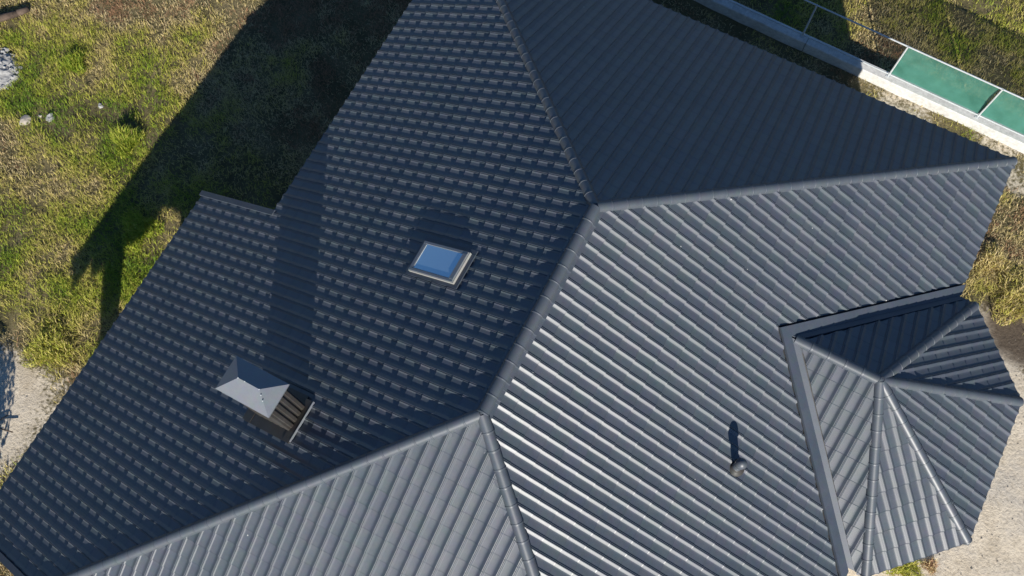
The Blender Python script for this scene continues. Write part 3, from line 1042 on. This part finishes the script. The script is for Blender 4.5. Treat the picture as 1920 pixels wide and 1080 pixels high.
# ------------------------------------------------------------------ boundary wall, fence, nets
WYa, WYb, WH = 11.56, 11.80, 0.30
plinth = bpy.data.objects.new("boundary_wall", None)
COL.objects.link(plinth)
plinth.location = (1.31, 11.56, GZ)
plinth.rotation_euler.z = -0.03
plinth["label"] = "low pale concrete wall running along behind the house"
plinth["category"] = "wall"
for xa, xb in ((-9.0, 1.45), (1.462, 15.0)):
    mb = MB()
    nseg = 40
    vs, fs = [], []
    for i in range(nseg + 1):
        x = xa + (xb - xa) * i / nseg
        j = lambda s: 0.006 * mnoise.noise(Vector((x * 2.0, s, 0)))
        bev = 0.018
        sec = [(WYa + j(1), -0.3), (WYa + j(1), WH - bev + j(2)), (WYa + bev, WH + j(3)), (WYb - bev, WH + j(4)), (WYb + j(5), WH - bev), (WYb + j(5), -0.3)]
        vs += [(x - 1.31, y - 11.56, z) for y, z in sec]
    for i in range(nseg):
        for q in range(5):
            fs.append((i * 6 + q, i * 6 + q + 1, (i + 1) * 6 + q + 1, (i + 1) * 6 + q)[::-1])
    fs += [(0, 1, 2, 3, 4, 5), tuple(nseg * 6 + q for q in range(5, -1, -1))]
    mb.add(vs, fs)
    build(mb, "wall_section", M_CONC, plinth)

FH = 1.16
fy = 11.69
fence = bpy.data.objects.new("fence", None)
COL.objects.link(fence)
fence.location = (1.31, fy, GZ + WH)
fence.rotation_euler.z = -0.03
fence["label"] = "open pale steel tube fence standing on the low concrete wall"
fence["category"] = "fence"
PX = [1.31 + 2.04 * k for k in range(-3, 6)]
pmb = MB(); pmb.tube((0, 0, -0.05), (0, 0, FH), 0.02, 8); pmb.box((-.05, -.04, -.001), (.05, .04, .008))
pm = pmb.mesh("post", M_STEEL)
for x in PX:
    o = link("post", pm, fence); o.location = (x - 1.31, 0, 0)
for z in (0.07, FH - .01):
    for k in range(len(PX) - 1):
        mb = MB(); mb.tube((PX[k] - 1.31 + .018, 0, z), (PX[k + 1] - 1.31 - .018, 0, z), 0.017, 8)
        build(mb, "rail", M_STEEL, fence)

def net(xa, xb, seed, sag, label):
    nxn, nzn = 34, 14
    vs, fs = [], []
    for j in range(nzn + 1):
        for i in range(nxn + 1):
            u, w = i / nxn, j / nzn
            x = xa + (xb - xa) * u
            bulge = sag * math.sin(math.pi * w) * (0.55 + 0.45 * math.sin(math.pi * u))
            wr = 0.016 * mnoise.noise(Vector((x * 3.2 + w * 3.5, w * 1.2, seed))) + 0.008 * mnoise.noise(Vector((x * 9 - w * 11, w * 3, seed)))
            edge = 0.025 * abs(math.sin(u * 9 * math.pi)) * (w if w > .8 else 0)
            z = 0.05 + (FH - 0.05) * w - edge
            vs.append((x - xa, 0.03 + bulge + wr * 2 * math.sin(math.pi * min(1, w + .1)), z))
    for j in range(nzn):
        for i in range(nxn):
            a = j * (nxn + 1) + i
            fs.append((a, a + 1, a + nxn + 2, a + nxn + 1))
    mb = MB(); mb.add(vs, fs)
    o = build(mb, "screen_net", M_NET, None, True, label=label, cat="net", group="green nets tied along the fence")
    o.location = (xa, fy - 0.03 * (xa - 1.31), GZ + WH)
    o.rotation_euler.z = -0.03
net(PX[4] + .03, PX[5] - .03, 2.0, 0.10, "green mesh net tied to the fence, the one next to the bare rails")
net(PX[5] + .03, PX[6] - .03, 5.0, 0.13, "green mesh net tied to the fence, cut off by the right edge of the photo")

# ------------------------------------------------------------------ debris
def rock(name, x, y, r, seed, mat, label, cat="stone", flat=0.5, group=None):
    import bmesh
    x, y = gf_(x, y)
    bm = bmesh.new()
    bmesh.ops.create_icosphere(bm, subdivisions=2, radius=1)
    for v in bm.verts:
        k = 1 + 0.55 * mnoise.noise(v.co * 1.3 + Vector((seed * 7.3, seed, 0)))
        v.co = Vector((v.co.x * r * k, v.co.y * r * k * 0.8, v.co.z * r * flat * k))
    me = bpy.data.meshes.new(name); bm.to_mesh(me); bm.free()
    me.materials.append(mat)
    o = link(name, me, label=label, cat=cat, group=group)
    o.location = (x, y, ground_z(x, y) + r * flat * 0.4)
    o.rotation_euler = (0, 0, seed)
    return o
rock("stone", -12.74, 1.96, 0.13, 1, M_STONE, "pinkish pale stone in the grass, leftmost of the small stones")
rock("stone", -12.32, 2.27, 0.11, 2, M_ASH, "flat whitish stone lying in the grass, between the two others")
rock("stone", -11.5, 3.02, 0.07, 3, M_ASH, "small white stone alone in the grass, nearest the roof's shadow")
rock("stone", -12.55, 2.2, 0.05, 4, M_STONE, "tiny pale stone between the two larger ones in the grass")

heap = bpy.data.objects.new("rubble_heap", None); COL.objects.link(heap)
hx, hy = gf_(-14.35, 2.65)
heap.location = (hx, hy, GZ); heap["label"] = "heap of whitish grey rubble at the left edge of the grass"; heap["category"] = "rubble"
mb = MB()
hn = 28
vs, fs = [], []
for j in range(hn + 1):
    for i in range(hn + 1):
        x, y = (i / hn - .5) * 1.9, (j / hn - .5) * 1.3
        d = math.hypot(x / .8, y / .55)
        z = 0.24 * max(0, 1 - d) ** 0.8 + 0.05 * mnoise.noise(Vector((x * 8, y * 8, 2))) * (1 if d < 1 else 0) - (0.04 if d >= 1 else 0)
        vs.append((x, y, z))
for j in range(hn):
    for i in range(hn):
        a = j * (hn + 1) + i
        fs.append((a, a + 1, a + hn + 2, a + hn + 1))
mb.add(vs, fs)
build(mb, "mound", M_ASH, heap)
mb = MB()
for k in range(160):
    a, q = random.uniform(0, 6.28), random.random() ** .6
    x, y = math.cos(a) * q * .85, math.sin(a) * q * .6
    s_ = random.uniform(.012, .045)
    M = Matrix.Translation((x, y, 0.22 * max(0, 1 - q) + s_ * .3)) @ Matrix.Rotation(random.uniform(0, 3), 4, Vector((random.random(), random.random(), random.random())).normalized())
    mb.box((-s_, -s_ * .7, -s_ * .5), (s_, s_ * .7, s_ * .5), M)
o = build(mb, "rubble_piece", M_ASH, heap); o["kind"] = "stuff"

def stick(pts, r, label, name="log", mat=M_BARK, cat="log"):
    mb = MB()
    for k in range(len(pts) - 1):
        mb.tube(pts[k], pts[k + 1], r * (1 - 0.12 * k), 9, r * (1 - 0.12 * (k + 1)))
    o = build(mb, name, mat, None, True, label=label, cat=cat)
    return o
def g(x, y, h=0.0):
    x, y = gf_(x, y)
    return (x, y, ground_z(x, y) + h)
stick([g(-15.4, 3.2, .1), g(-14.95, 3.55, .12), g(-14.5, 4.05, .11), g(-14.35, 4.25, .1)], 0.10, "dark weathered log lying in the grass at the upper left edge")
stick([g(-9.6, -3.9, .03), g(-9.2, -3.72, .1), g(-8.75, -3.62, .16)], 0.018, "thin dead branch lying on the pale earth by the terrace eave", "branch", cat="branch")
stick([g(-9.3, -4.2, .03), g(-9.25, -3.8, .12), g(-9.1, -3.4, .05)], 0.014, "short crooked twig crossing the thin dead branch", "branch", cat="branch")

# loose pebbles and clods on the bare yard
mb = MB()
for k in range(2400):
    if random.random() < 0.8:
        x, y = random.uniform(6.0, 11.5), random.uniform(0.0, 7.4)
    else:
        x, y = random.uniform(-12.2, -7.8), random.uniform(-5.4, -1.7)
    if sand_amount(x, y) < .5: continue
    s_ = 0.006 + 0.022 * random.random() ** 5
    z = ground_z(x, y)
    M = Matrix.Translation((x, y, z + s_ * .2)) @ Matrix.Rotation(random.uniform(0, 6.28), 4, 'Z') @ Matrix.Rotation(random.uniform(-.6, .6), 4, 'X')
    a, b, c = s_ * random.uniform(.7, 1.4), s_ * random.uniform(.6, 1), s_ * random.uniform(.4, .8)
    vs = [(a, 0, 0), (-a, 0, 0), (0, b, 0), (0, -b, 0), (0, 0, c), (0, 0, -c)]
    mb.add([M @ Vector(p) for p in vs], [(0, 2, 4), (2, 1, 4), (1, 3, 4), (3, 0, 4), (2, 0, 5), (1, 2, 5), (3, 1, 5), (0, 3, 5)])
build(mb, "pebbles", M_STONE, None, kind="stuff", label="pebbles and clods scattered over the pale sand")
